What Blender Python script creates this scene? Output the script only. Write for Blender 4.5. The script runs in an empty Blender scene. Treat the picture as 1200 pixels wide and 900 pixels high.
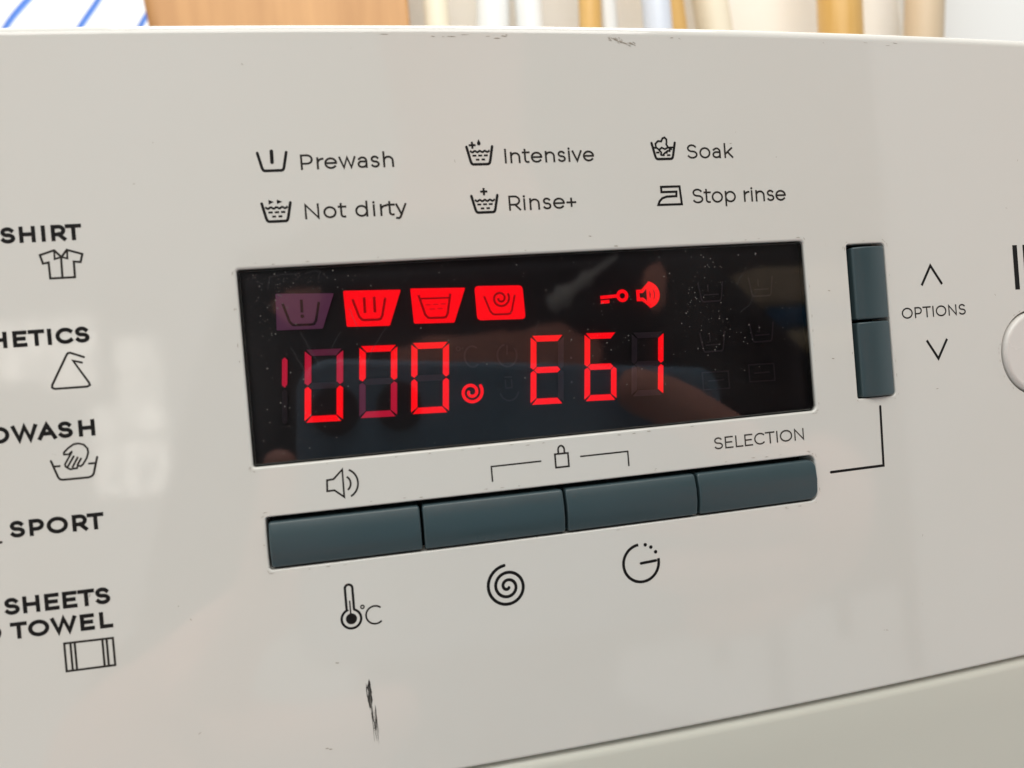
import bpy, bmesh, math, random
from mathutils import Vector, Matrix
from mathutils.geometry import delaunay_2d_cdt
random.seed(7)
S = bpy.context.scene
COL = S.collection
MM = 0.001
Z0 = 0.795                      # height of the display centre line above the floor (m)
K = 0.00049                     # bow of the front panel: depth = K * x^2 (mm)

# ------------------------------------------------------------------ camera
cam = bpy.data.cameras.new('camera'); camo = bpy.data.objects.new('camera', cam); COL.objects.link(camo)
CX, CY, CZ = -23.885, -91.773, -4.985
yaw, pitch, roll = -0.199417, -0.012248, 0.083153
Rm = Matrix.Rotation(yaw, 3, 'Z') @ Matrix.Rotation(pitch, 3, 'X') @ Matrix.Rotation(roll, 3, 'Y')
r_, f_, u_ = Rm.col[0], Rm.col[1], Rm.col[2]
camo.matrix_world = Matrix(((r_.x, u_.x, -f_.x, CX*MM), (r_.y, u_.y, -f_.y, CY*MM), (r_.z, u_.z, -f_.z, CZ*MM+Z0), (0, 0, 0, 1)))
cam.sensor_width = 36.0
cam.lens = 877.36/1200*36
cam.clip_start = 0.002; cam.clip_end = 60
cam.dof.use_dof = True
cam.dof.focus_distance = 0.108
cam.dof.aperture_fstop = 30
S.camera = camo

# ------------------------------------------------------------------ world and lamps
w = bpy.data.worlds.new('World'); S.world = w; w.use_nodes = True
bg = w.node_tree.nodes['Background']
bg.inputs['Color'].default_value = (0.97, 0.985, 0.985, 1)
bg.inputs['Strength'].default_value = 0.61

def area(name, loc, target, sx, sy, power, col):
    l = bpy.data.lights.new(name, 'AREA'); l.shape = 'RECTANGLE'; l.size = sx; l.size_y = sy
    l.energy = power; l.color = col
    o = bpy.data.objects.new(name, l); COL.objects.link(o)
    o.location = loc
    o.rotation_euler = (Vector(target)-Vector(loc)).to_track_quat('-Z', 'Y').to_euler()
    return o
area('ceiling_light', (-0.05, -0.95, Z0+1.30), (0, 0.05, Z0), 1.5, 0.9, 21, (1.0, 0.98, 0.93))
area('wall_fill', (0.15, 0.25, Z0+1.5), (0.15, 0.62, Z0+0.3), 1.2, 0.5, 20, (1.0, 0.98, 0.95))  # added lamp without a known source, brightens the wall behind the machine

S.view_settings.view_transform = 'Standard'
S.view_settings.look = 'None'
S.view_settings.exposure = 0.0
S.view_settings.gamma = 1.0
S.render.engine = 'CYCLES'
S.render.resolution_x, S.render.resolution_y = 1024, 768

# ------------------------------------------------------------------ materials
def mat(name, col, rough=0.5, spec=0.5, **kw):
    m = bpy.data.materials.new(name); m.use_nodes = True
    b = m.node_tree.nodes['Principled BSDF']
    b.inputs['Base Color'].default_value = (*col, 1)
    b.inputs['Roughness'].default_value = rough
    b.inputs['Specular IOR Level'].default_value = spec
    for k, v in kw.items(): b.inputs[k].default_value = v
    return m
def nodes(m): return m.node_tree.nodes, m.node_tree.links, m.node_tree.nodes['Principled BSDF']
def ramp(N, stops):
    r = N.new('ShaderNodeValToRGB'); e = r.color_ramp.elements
    while len(e) < len(stops): e.new(0.5)
    for el, (p, c) in zip(e, stops): el.position = p; el.color = (*c, 1)
    return r
def noise(N, L, scale, detail=4, vec=None, rough=.55):
    n = N.new('ShaderNodeTexNoise'); n.inputs['Scale'].default_value = scale
    n.inputs['Detail'].default_value = detail; n.inputs['Roughness'].default_value = rough
    if vec is not None: L.new(vec, n.inputs['Vector'])
    return n
def objcoord(N, L, scale=(1, 1, 1)):
    t = N.new('ShaderNodeTexCoord'); mp = N.new('ShaderNodeMapping'); mp.inputs['Scale'].default_value = scale
    L.new(t.outputs['Object'], mp.inputs['Vector']); return mp.outputs['Vector']

def plastic(name, base, dirt, rough, specks=True):
    m = mat(name, base, rough, 0.5)
    N, L, b = nodes(m); v = objcoord(N, L)
    n1 = noise(N, L, 28, 5, v); r1 = ramp(N, [(.35, base), (.75, dirt)])
    L.new(n1.outputs['Fac'], r1.inputs['Fac'])
    # sparse dust specks and grime dots
    n2 = noise(N, L, 900, 2, v); r2 = ramp(N, [(.775, (0, 0, 0)), (.82, (.5, .5, .5))])
    L.new(n2.outputs['Fac'], r2.inputs['Fac'])
    n3 = noise(N, L, 60, 3, v); r3 = ramp(N, [(.5, (0, 0, 0)), (.66, (1, 1, 1))])
    L.new(n3.outputs['Fac'], r3.inputs['Fac'])
    mu = N.new('ShaderNodeMath'); mu.operation = 'MULTIPLY'
    L.new(r2.outputs['Color'], mu.inputs[0]); L.new(r3.outputs['Color'], mu.inputs[1])
    mx = N.new('ShaderNodeMix'); mx.data_type = 'RGBA'
    L.new(mu.outputs[0], mx.inputs['Factor']); L.new(r1.outputs['Color'], mx.inputs['A'])
    mx.inputs['B'].default_value = (.20, .17, .13, 1)
    L.new(mx.outputs['Result'] if specks else r1.outputs['Color'], b.inputs['Base Color'])
    n4 = noise(N, L, 45, 5, v); r4 = ramp(N, [(.3, (rough*.75,)*3), (.75, (rough*1.6,)*3)])
    L.new(n4.outputs['Fac'], r4.inputs['Fac']); L.new(r4.outputs['Color'], b.inputs['Roughness'])
    n5 = noise(N, L, 420, 3, v); bp = N.new('ShaderNodeBump'); bp.inputs['Strength'].default_value = .3
    bp.inputs['Distance'].default_value = .000012
    L.new(n5.outputs['Fac'], bp.inputs['Height']); L.new(bp.outputs['Normal'], b.inputs['Normal'])
    return m
M_panel = plastic('panel_plastic', (.690, .688, .640), (.680, .674, .620), .055)
M_lower = plastic('lower_plastic', (.635, .642, .560), (.628, .632, .548), .34, False)
M_start = plastic('start_button_plastic', (.72, .70, .66), (.71, .69, .64), .22)

def button_mat():
    m = mat('button_plastic', (.040, .069, .077), .36, .5)
    N, L, b = nodes(m); v = objcoord(N, L)
    n = noise(N, L, 3500, 2, v); bp = N.new('ShaderNodeBump'); bp.inputs['Strength'].default_value = .10
    bp.inputs['Distance'].default_value = .00003
    L.new(n.outputs['Fac'], bp.inputs['Height']); L.new(bp.outputs['Normal'], b.inputs['Normal'])
    n2 = noise(N, L, 120, 4, v); r = ramp(N, [(.3, (.27,)*3), (.8, (.42,)*3)])
    L.new(n2.outputs['Fac'], r.inputs['Fac']); L.new(r.outputs['Color'], b.inputs['Roughness'])
    return m
M_button = button_mat()
M_dark = mat('slot_black', (.006, .006, .007), .7, .2)
def ink(name, c):
    m = mat(name, c, .5, .18)
    N, L, b = nodes(m); v = objcoord(N, L); n = noise(N, L, 1800, 3, v)
    r = ramp(N, [(.4, c), (.85, tuple(x*1.5+.006 for x in c))])
    L.new(n.outputs['Fac'], r.inputs['Fac']); L.new(r.outputs['Color'], b.inputs['Base Color'])
    return m
M_ink = ink('print_black', (.006, .0055, .005))
M_ink2 = ink('print_soft_black', (.018, .016, .013))
M_ink3 = ink('print_thin_grey', (.040, .036, .030))
M_scuff = ink('rubber_scuff', (.018, .017, .016))
M_scuff3 = ink('grey_scuff', (.14, .135, .12))
M_scuff2 = ink('faint_scuff', (.30, .27, .22))
M_backing = mat('display_backing', (.0065, .0065, .0085), .5, .3)

def led(name, base, emit, strength):
    m = mat(name, base, .6, .2)
    b = m.node_tree.nodes['Principled BSDF']
    b.inputs['Emission Color'].default_value = (*emit, 1); b.inputs['Emission Strength'].default_value = strength
    return m
M_on = led('led_lit', (.06, .0, .0), (1, .0008, .006), 1.05)
M_half = led('led_half_lit', (.14, .03, .05), (1, .006, .06), .42)
M_quarter = led('led_glimmer', (.14, .06, .10), (1, .07, .30), .062)
M_off = led('led_off_faint_glow', (.22, .095, .19), (1, .25, .62), .034)  # faint glow put in so the unlit plate shows purple
M_ghost = led('led_ghost', (.085, .068, .085), (0, 0, 0), 0)
M_ghost2 = led('led_ghost_faint', (.055, .043, .053), (0, 0, 0), 0)
M_symlit = led('symbol_on_lit_plate', (.05, .005, .005), (1, .0, .004), .22)
M_symmid = led('symbol_faint_on_lit_plate', (.05, .005, .005), (1, .0, .004), .62)
M_symoff = mat('symbol_on_dark_plate', (.018, .006, .018), .6, .2)

def glass_mat():
    m = bpy.data.materials.new('display_glass'); m.use_nodes = True
    N, L = m.node_tree.nodes, m.node_tree.links
    N.remove(N['Principled BSDF']); out = N['Material Output']
    tr = N.new('ShaderNodeBsdfTransparent'); tr.inputs['Color'].default_value = (.97, .97, .985, 1)
    gl = N.new('ShaderNodeBsdfGlossy'); gl.inputs['Roughness'].default_value = .04
    fr = N.new('ShaderNodeFresnel'); fr.inputs['IOR'].default_value = 1.60
    mx = N.new('ShaderNodeMixShader')
    L.new(fr.outputs['Fac'], mx.inputs['Fac']); L.new(tr.outputs['BSDF'], mx.inputs[1]); L.new(gl.outputs['BSDF'], mx.inputs[2])
    # dust, smears and hairline scratches lying on the pane
    v = objcoord(N, L)
    n1 = noise(N, L, 1500, 3, v); r1 = ramp(N, [(.66, (0,)*3), (.76, (1,)*3)]); L.new(n1.outputs['Fac'], r1.inputs['Fac'])
    n2 = noise(N, L, 85, 5, v); r2 = ramp(N, [(.46, (0,)*3), (.72, (.30,)*3)]); L.new(n2.outputs['Fac'], r2.inputs['Fac'])
    r1.color_ramp.elements[0].position = .70; r1.color_ramp.elements[1].position = .80
    a = N.new('ShaderNodeMath'); a.operation = 'MULTIPLY'; L.new(r1.outputs['Color'], a.inputs[0]); L.new(r2.outputs['Color'], a.inputs[1])
    v2 = objcoord(N, L, (900, 1, 60)); 
    n3 = noise(N, L, 1.0, 3, v2); r3 = ramp(N, [(.62, (0,)*3), (.82, (.05,)*3)]); L.new(n3.outputs['Fac'], r3.inputs['Fac'])
    n4 = noise(N, L, 38, 4, v); r4 = ramp(N, [(.42, (.002,)*3), (.75, (.016,)*3)]); L.new(n4.outputs['Fac'], r4.inputs['Fac'])
    ad = N.new('ShaderNodeMath'); ad.operation = 'ADD'; L.new(a.outputs[0], ad.inputs[0]); L.new(r4.outputs['Color'], ad.inputs[1])
    m2 = N.new('ShaderNodeMath'); m2.operation = 'MULTIPLY'; L.new(r3.outputs['Color'], m2.inputs[0]); L.new(r2.outputs['Color'], m2.inputs[1])
    ad2 = N.new('ShaderNodeMath'); ad2.operation = 'ADD'; L.new(ad.outputs[0], ad2.inputs[0]); L.new(m2.outputs[0], ad2.inputs[1])
    df = N.new('ShaderNodeBsdfDiffuse'); df.inputs['Color'].default_value = (.62, .60, .58, 1)
    mx2 = N.new('ShaderNodeMixShader'); L.new(ad2.outputs[0], mx2.inputs['Fac'])
    L.new(mx.outputs[0], mx2.inputs[1]); L.new(df.outputs['BSDF'], mx2.inputs[2])
    L.new(mx2.outputs[0], out.inputs['Surface'])
    return m
M_glass = glass_mat()
M_scratch = mat('glass_scratch', (.07, .07, .075), .6, .3); M_dust = mat('dust', (.22, .21, .20), .8, .2)

# ------------------------------------------------------------------ mesh helpers (panel coordinates: x right, z up, h out of the panel, all mm)
def bend(x, z, h):
    nx, ny = 2*K*x, -1.0
    l = math.hypot(nx, ny); nx /= l; ny /= l
    return Vector(((x+nx*h)*MM, (K*x*x+ny*h)*MM, z*MM+Z0))
def bendn(x, n):
    nx, ny = 2*K*x, -1.0
    l = math.hypot(nx, ny); nx /= l; ny /= l
    a, b, c = n       # a along x, b along z, c along h
    tx, ty = -ny, nx
    return Vector((tx*a+nx*c, ty*a+ny*c, b)).normalized()
def link(name, verts, faces, m, parent=None, smooth=False, normals=None):
    me = bpy.data.meshes.new(name); me.from_pydata(verts, [], faces); me.materials.append(m)
    if smooth: me.polygons.foreach_set('use_smooth', [True]*len(me.polygons))
    if normals: me.normals_split_custom_set_from_vertices(normals)
    me.update()
    o = bpy.data.objects.new(name, me); COL.objects.link(o)
    if parent: o.parent = parent
    return o
def setp(o, label=None, cat=None, group=None, kind=None):
    for k, v in (('label', label), ('category', cat), ('group', group), ('kind', kind)):
        if v: o[k] = v
    return o
def empty(name, loc=(0, 0, 0)):
    o = bpy.data.objects.new(name, None); COL.objects.link(o); o.location = loc; return o

def rrect(x0, x1, z0, z1, r, step=2.0, na=7):
    """closed ccw loop; r = radius or (bl, br, tr, tl); returns points and outward normals"""
    if not isinstance(r, (tuple, list)): r = (r,)*4
    P = []
    cs = [(x0, z0, r[0], 180), (x1, z0, r[1], 270), (x1, z1, r[2], 0), (x0, z1, r[3], 90)]
    for i, (cx, cz, rr, a0) in enumerate(cs):
        sx = 1 if cx == x0 else -1; sz = 1 if cz == z0 else -1
        for k in range(na+1):
            a = math.radians(a0+90*k/na); n = (math.cos(a), math.sin(a))
            P.append((cx+sx*rr+rr*n[0], cz+sz*rr+rr*n[1], n[0], n[1]))
        nx = cs[(i+1) % 4]; sx2 = 1 if nx[0] == x0 else -1; sz2 = 1 if nx[1] == z0 else -1
        a = math.radians(a0+90); n = (math.cos(a), math.sin(a))
        p = P[-1]; q = (nx[0]+sx2*nx[2]+nx[2]*n[0], nx[1]+sz2*nx[2]+nx[2]*n[1])
        d = math.hypot(q[0]-p[0], q[1]-p[1]); c = max(1, int(d/step))
        for k in range(1, c): P.append((p[0]+(q[0]-p[0])*k/c, p[1]+(q[1]-p[1])*k/c, n[0], n[1]))
    return P
def circle(cx, cz, r, n=72):
    return [(cx+r*math.cos(2*math.pi*i/n), cz+r*math.sin(2*math.pi*i/n), math.cos(2*math.pi*i/n), math.sin(2*math.pi*i/n)) for i in range(n)]
def inside(p, loop):
    x, z = p; c = False; n = len(loop)
    for i in range(n):
        a, b = loop[i], loop[i-1]
        if (a[1] > z) != (b[1] > z) and x < (b[0]-a[0])*(z-a[1])/(b[1]-a[1])+a[0]: c = not c
    return c
class MB:
    def __init__(s): s.v = []; s.n = []; s.f = []
    def add(s, x, z, h, n=(0, 0, 1)):
        s.v.append(bend(x, z, h)); s.n.append(bendn(x, n)); return len(s.v)-1
    def strip(s, A, B, flip=False):
        n = len(A)
        for i in range(n):
            q = (A[i-1], A[i], B[i], B[i-1]); s.f.append(q[::-1] if flip else q)
    def loop(s, P, off, h, nn, nh):
        return [s.add(p[0]+p[2]*off, p[1]+p[3]*off, h, (p[2]*nn, p[3]*nn, nh)) for p in P]
    def fill(s, outer, holes, step, hfun, nfun, existing=None):
        """triangulated region; outer / holes: loops of points already added -> indices in existing"""
        pts = []; idx = []; edges = []
        for lp, ids in [(outer[0], outer[1])]+holes:
            b = len(pts); pts += [Vector((p[0], p[1])) for p in lp]; idx += ids
            edges += [(b+i, b+(i+1) % len(lp)) for i in range(len(lp))]
        xs = [p.x for p in pts[:len(outer[0])]]; zs = [p.y for p in pts[:len(outer[0])]]
        x0, x1, z0, z1 = min(xs), max(xs), min(zs), max(zs)
        nx, nz = max(1, int((x1-x0)/step[0])), max(1, int((z1-z0)/step[1]))
        for i in range(1, nx):
            for j in range(1, nz):
                p = (x0+(x1-x0)*(i+.013*math.sin(j*3.7))/nx, z0+(z1-z0)*(j+.017*math.sin(i*2.3))/nz)
                if inside(p, outer[0]) and not any(inside(p, hl[0]) for hl in holes):
                    pts.append(Vector(p)); idx.append(s.add(p[0], p[1], hfun(*p), nfun(*p)))
        V, _, F, ov, _, _ = delaunay_2d_cdt(pts, edges, [], 0, 1e-6)
        mp = []
        for i, o in enumerate(ov):
            mp.append(idx[o[0]] if o else s.add(V[i].x, V[i].y, hfun(V[i].x, V[i].y), nfun(V[i].x, V[i].y)))
        for f in F:
            c = sum((V[i] for i in f), Vector((0, 0)))/len(f)
            if inside((c.x, c.y), outer[0]) and not any(inside((c.x, c.y), hl[0]) for hl in holes):
                a, b_, d = (V[i] for i in f[:3])
                ccw = (b_-a).x*(d-a).y-(b_-a).y*(d-a).x > 0
                t = [mp[i] for i in f]
                # x right, z up, seen from -y: ccw as drawn faces the viewer
                s.f.append(t if ccw else t[::-1])
    def build(s, name, m, parent): return link(name, s.v, s.f, m, parent, True, s.n)
flat = lambda x, z: 0.0
up = lambda x, z: (0, 0, 1)

# ------------------------------------------------------------------ the washing machine
WM = setp(empty('washing_machine', (0, 0, 0)), 'white front-loading washing machine with red lit display on its bowed control panel', 'washing machine')

# control panel with its openings
X0, X1, ZB, ZT = -270, 250, -53.0, 37.6
b = MB()
outer = rrect(X0, X1, ZB+.5, ZT, 0.2, 4.0, 1)
oi = [b.add(p[0], p[1], 0) for p in outer]
holes = []
def hole(P, rad, depth):
    top = b.loop(P, rad, 0, 0, 1)
    prev = top
    for k in range(1, 6):
        a = math.pi/2*k/5
        cur = b.loop(P, rad*(1-math.sin(a)), -rad*(1-math.cos(a)), -math.sin(a), math.cos(a))
        b.strip(prev, cur, flip=False); prev = cur
    w1 = b.loop(P, 0, -rad, -1, 0); w2 = b.loop(P, 0, -depth, -1, 0); b.strip(w1, w2)
    holes.append(([(p[0]+p[2]*rad, p[1]+p[3]*rad) for p in P], top))
DISP = rrect(-37.0, 37.0, -13.32, 10.0, (.25, .7, .5, .35), 2.0)
ROW = rrect(-36.15, 36.1, -25.62, -19.35, (.35, 1.1, .9, .35), 2.0)
OPT = rrect(43.75, 49.95, -12.35, 9.2, (.35, .5, .6, .35), 2.0)
STB = circle(75.5, -8.1, 6.35)
hole(DISP, .34, 3.0); hole(ROW, .22, 4.0); hole(OPT, .22, 4.0); hole(STB, .2, 4.0)
b.fill((outer, oi), holes, (6, 6), flat, up)
# rolled top edge, rolled bottom edge
def roll(zc, r, sgn, zs):
    xs = [p[0] for p in outer if abs(p[1]-zs) < 1e-6]; xs = sorted(set(round(x, 4) for x in xs))
    prev = None
    for k in range(0, 8):
        a = math.pi/2*k/7
        cur = [b.add(x, zs+sgn*r*math.sin(a), -r*(1-math.cos(a)), (0, sgn*math.sin(a), math.cos(a))) for x in xs]
        if prev:
            for i in range(len(xs)-1):
                q = (prev[i], prev[i+1], cur[i+1], cur[i]); b.f.append(q if sgn > 0 else q[::-1])
        prev = cur
    a0 = [b.add(x, zs+sgn*r, -r, (0, sgn, 0)) for x in xs]; a1 = [b.add(x, zs+sgn*r, -14, (0, sgn, 0)) for x in xs]
    for i in range(len(xs)-1):
        q = (a0[i], a0[i+1], a1[i+1], a1[i]); b.f.append(q if sgn > 0 else q[::-1])
roll(0, 1.5, 1, ZT); roll(0, .5, -1, ZB+.5)
PANEL = b.build('control_panel', M_panel, WM)
PANEL['label'] = 'cream white bowed plastic control panel with black printing'

# lower front below the seam
b = MB()
zt = -53.36
xs = [X0+i*(X1-X0)/120 for i in range(121)]
LR, LH = 1.5, -.35
prof = [(-10, zt, (0, 1, 0)), (LH-LR, zt, (0, 1, 0))]
for k in range(9):
    a = math.pi/2*k/8; prof.append((LH-LR*(1-math.sin(a)), zt-LR*(1-math.cos(a)), (0, math.cos(a), math.sin(a))))
prof += [(LH-.2, zt-6, (0, -.06, 1)), (LH-.9, zt-18, (0, -.06, 1)), (-6.5, zt-110, (0, -.06, 1)), (-18, zt-300, (0, -.06, 1))]
rows = [[b.add(x, z, h, n) for x in xs] for h, z, n in prof]
for A, B in zip(rows, rows[1:]):
    for i in range(120): b.f.append((A[i+1], A[i], B[i], B[i+1]))
b.build('lower_front_panel', M_lower, WM)
# dark cavity behind seam and slots
def plate(name, x0, x1, z0, z1, h, m, parent, th=1.0):
    b = MB(); P = rrect(x0, x1, z0, z1, .2, 3.0, 2)
    t = b.loop(P, 0, h, 0, 1); b.fill((P, t), [], (8, 8), lambda x, z: h, up)
    b.strip(b.loop(P, 0, h-th, 1, 0), b.loop(P, 0, h, 1, 0)); return b.build(name, m, parent)
plate('slot_backing', -37.5, 37.5, -27, -17.5, -3.6, M_dark, WM)
plate('slot_backing', 42.5, 51.3, -13.5, 10.5, -3.6, M_dark, WM)
plate('slot_backing', 67.5, 83.5, -16, 0, -3.6, M_dark, WM)
plate('seam_backing', -260, 240, -57, -50, -8.5, M_dark, WM)
# cabinet: top cover and side walls behind the panel
def box(name, x0, x1, y0, y1, z0, z1, m, parent=None, bev=0.0):
    bm = bmesh.new(); bmesh.ops.create_cube(bm, size=1)
    for v in bm.verts: v.co = ((x0+x1)/2+v.co.x*(x1-x0), (y0+y1)/2+v.co.y*(y1-y0), (z0+z1)/2+v.co.z*(z1-z0))
    if bev: bmesh.ops.bevel(bm, geom=bm.edges[:], offset=bev, segments=3, affect='EDGES', profile=.5)
    me = bpy.data.meshes.new(name); bm.to_mesh(me); bm.free(); me.materials.append(m)
    o = bpy.data.objects.new(name, me); COL.objects.link(o)
    if parent: o.parent = parent
    return o
box('top_cover', -.272, .252, .052, .56, Z0+.012, Z0+.036, M_lower, WM, .003)
box('cabinet', -.268, .248, .056, .55, .02, Z0+.0115, M_lower, WM, .004)

# ------------------------------------------------------------------ push buttons
def push_button(name, P, hproud, bulge, axis, c, half, m, rad=.5, label=None):
    """pillow-shaped cap: outline P, proud of the panel, bulging across one axis"""
    b = MB()
    def bl(x, z):
        t = ((x if axis == 'x' else z)-c)/half; return bulge*(1-min(1, abs(t))**2.2)
    def sl(x, z):
        t = max(-1, min(1, ((x if axis == 'x' else z)-c)/half)); g = 2.2*bulge*math.copysign(abs(t)**1.2, t)/half
        return g
    loops = []
    w = b.loop(P, 0, -3.4, 1, 0); w2 = b.loop(P, 0, hproud-rad, 1, 0); b.strip(w, w2)
    prev = None
    for k in range(0, 6):
        a = math.pi/2*k/5
        off = -rad*(1-math.cos(a)); cur = []
        for p in P:
            x, z = p[0]+p[2]*off, p[1]+p[3]*off
            g = sl(x, z); n = [p[2]*math.cos(a), p[3]*math.cos(a), math.sin(a)]
            n[0 if axis == 'x' else 1] += g*math.sin(a)
            cur.append(b.add(x, z, hproud-rad*(1-math.sin(a))+bl(x, z), n))
        if prev: b.strip(prev, cur)
        else: b.strip(w2, cur)
        prev = cur
    lp = [(p[0]-p[2]*rad, p[1]-p[3]*rad) for p in P]
    st = (.45, 2.5) if axis == 'x' else (2.5, .45)
    nf = (lambda x, z: (sl(x, z), 0, 1)) if axis == 'x' else (lambda x, z: (0, sl(x, z), 1))
    b.fill((lp, prev), [], st, lambda x, z: hproud+bl(x, z), nf)
    o = b.build(name, m, WM)
    if label: o['label'] = label
    return o
zt_, zb_ = -19.95, -25.35
edges = [(-35.85, -18.12, (.3, .35, .35, .3)), (-17.78, -.02, (.3, .3, .35, .35)), (.32, 18.05, (.3, .3, .35, .35)), (18.4, 35.95, (.3, 1.1, 1.0, .35))]
labs = ['leftmost grey blue bar button, above the thermometer symbol', 'grey blue bar button above the spiral symbol', 'grey blue bar button above the timer symbol', 'grey blue bar button under the word SELECTION, with a rounded right end']
for (x0, x1, r), lb in zip(edges, labs):
    push_button('push_button', rrect(x0, x1, zb_, zt_, r, 1.5, 5), .08, .55, 'z', -22.65, 2.7, M_button, .24, lb)
for (z0, z1), lb in (((-1.35, 8.75), 'upper grey blue option button'), ((-12.2, -1.75), 'lower grey blue option button')):
    push_button('push_button', rrect(44.45, 49.75, z0, z1, (.3, .45, .45, .3), 1.5, 5), .1, .55, 'x', 47.1, 2.65, M_button, .24, lb)
push_button('start_button', circle(75.5, -8.1, 6.1), .5, .0, 'z', -8.1, 20, M_start, .6, 'round white start button cut by the right edge')

# ------------------------------------------------------------------ strokes, lettering and symbols
HPRINT = .012
WMUL = 1.0
class Ink:
    """flat strokes laid on the curved panel; every stroke a hair above the one before"""
    def __init__(s, h0=HPRINT, dh=.0012): s.v = []; s.f = []; s.h = h0; s.dh = dh; s.lim = h0+.02
    def _pt(s, x, z): s.v.append(bend(x, z, s.h)); return len(s.v)-1
    def nexth(s):
        s.h += s.dh
    def line(s, pts, w, closed=False, cap='butt'):
        P = [pts[0]]
        for p in pts[1:]:
            if math.hypot(p[0]-P[-1][0], p[1]-P[-1][1]) > 1e-4: P.append(p)
        if closed and math.hypot(P[0][0]-P[-1][0], P[0][1]-P[-1][1]) < 1e-3: P.pop()
        w *= WMUL
        n = len(P); hw = w/2; Lf = []; Rt = []
        if cap == 'square' and not closed:
            d = norm2(P[0], P[1]); e = norm2(P[-1], P[-2])
            P[0] = (P[0][0]+d[0]*hw, P[0][1]+d[1]*hw); P[-1] = (P[-1][0]+e[0]*hw, P[-1][1]+e[1]*hw)
        for i in range(n):
            a = P[i-1] if (i or closed) else None
            c = P[(i+1) % n] if (i < n-1 or closed) else None
            p = P[i]
            d1 = norm2(p, a, True) if a else None; d2 = norm2(c, p, True) if c else None
            if d1 is None: d1 = d2
            if d2 is None: d2 = d1
            t = (d1[0]+d2[0], d1[1]+d2[1]); l = math.hypot(*t)
            if l < .2: t = d1; l = 1
            t = (t[0]/l, t[1]/l); nn = (-t[1], t[0])
            cs = max(.45, abs(nn[0]*-d1[1]+nn[1]*d1[0])); m = hw/cs
            Lf.append(s._pt(p[0]+nn[0]*m, p[1]+nn[1]*m)); Rt.append(s._pt(p[0]-nn[0]*m, p[1]-nn[1]*m))
        for i in range(n if closed else n-1):
            j = (i+1) % n; s.f.append((Rt[i], Rt[j], Lf[j], Lf[i]))
        s.nexth()
        if cap == 'round' and not closed:
            s.disc(P[0][0], P[0][1], hw, 10); s.disc(P[-1][0], P[-1][1], hw, 10)
    def disc(s, x, z, r, n=20):
        s.poly([(x+r*math.cos(2*math.pi*i/n), z+r*math.sin(2*math.pi*i/n)) for i in range(n)])
    def poly(s, pts): s.f.append([s._pt(*p) for p in pts]); s.nexth()
    def build(s, name, m, parent, label=None):
        o = link(name, s.v, s.f, m, parent)
        if label: o['label'] = label
        return o
def norm2(p, q, _=None):
    dx, dz = p[0]-q[0], p[1]-q[1]; l = math.hypot(dx, dz) or 1; return (dx/l, dz/l)
def arc(cx, cz, rx, rz, a0, a1, n=14):
    return [(cx+rx*math.cos(math.radians(a0+(a1-a0)*i/n)), cz+rz*math.sin(math.radians(a0+(a1-a0)*i/n))) for i in range(n+1)]
def sshape(w, h):
    return arc(w*.49, h*.755, w*.44, h*.245, 28, 262, 16)+arc(w*.51, h*.255, w*.49, h*.255, 82, -152, 16)
XH = .755
def bowl(cx): return arc(cx, XH/2, .35, XH/2, 0, 360, 28)
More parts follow.
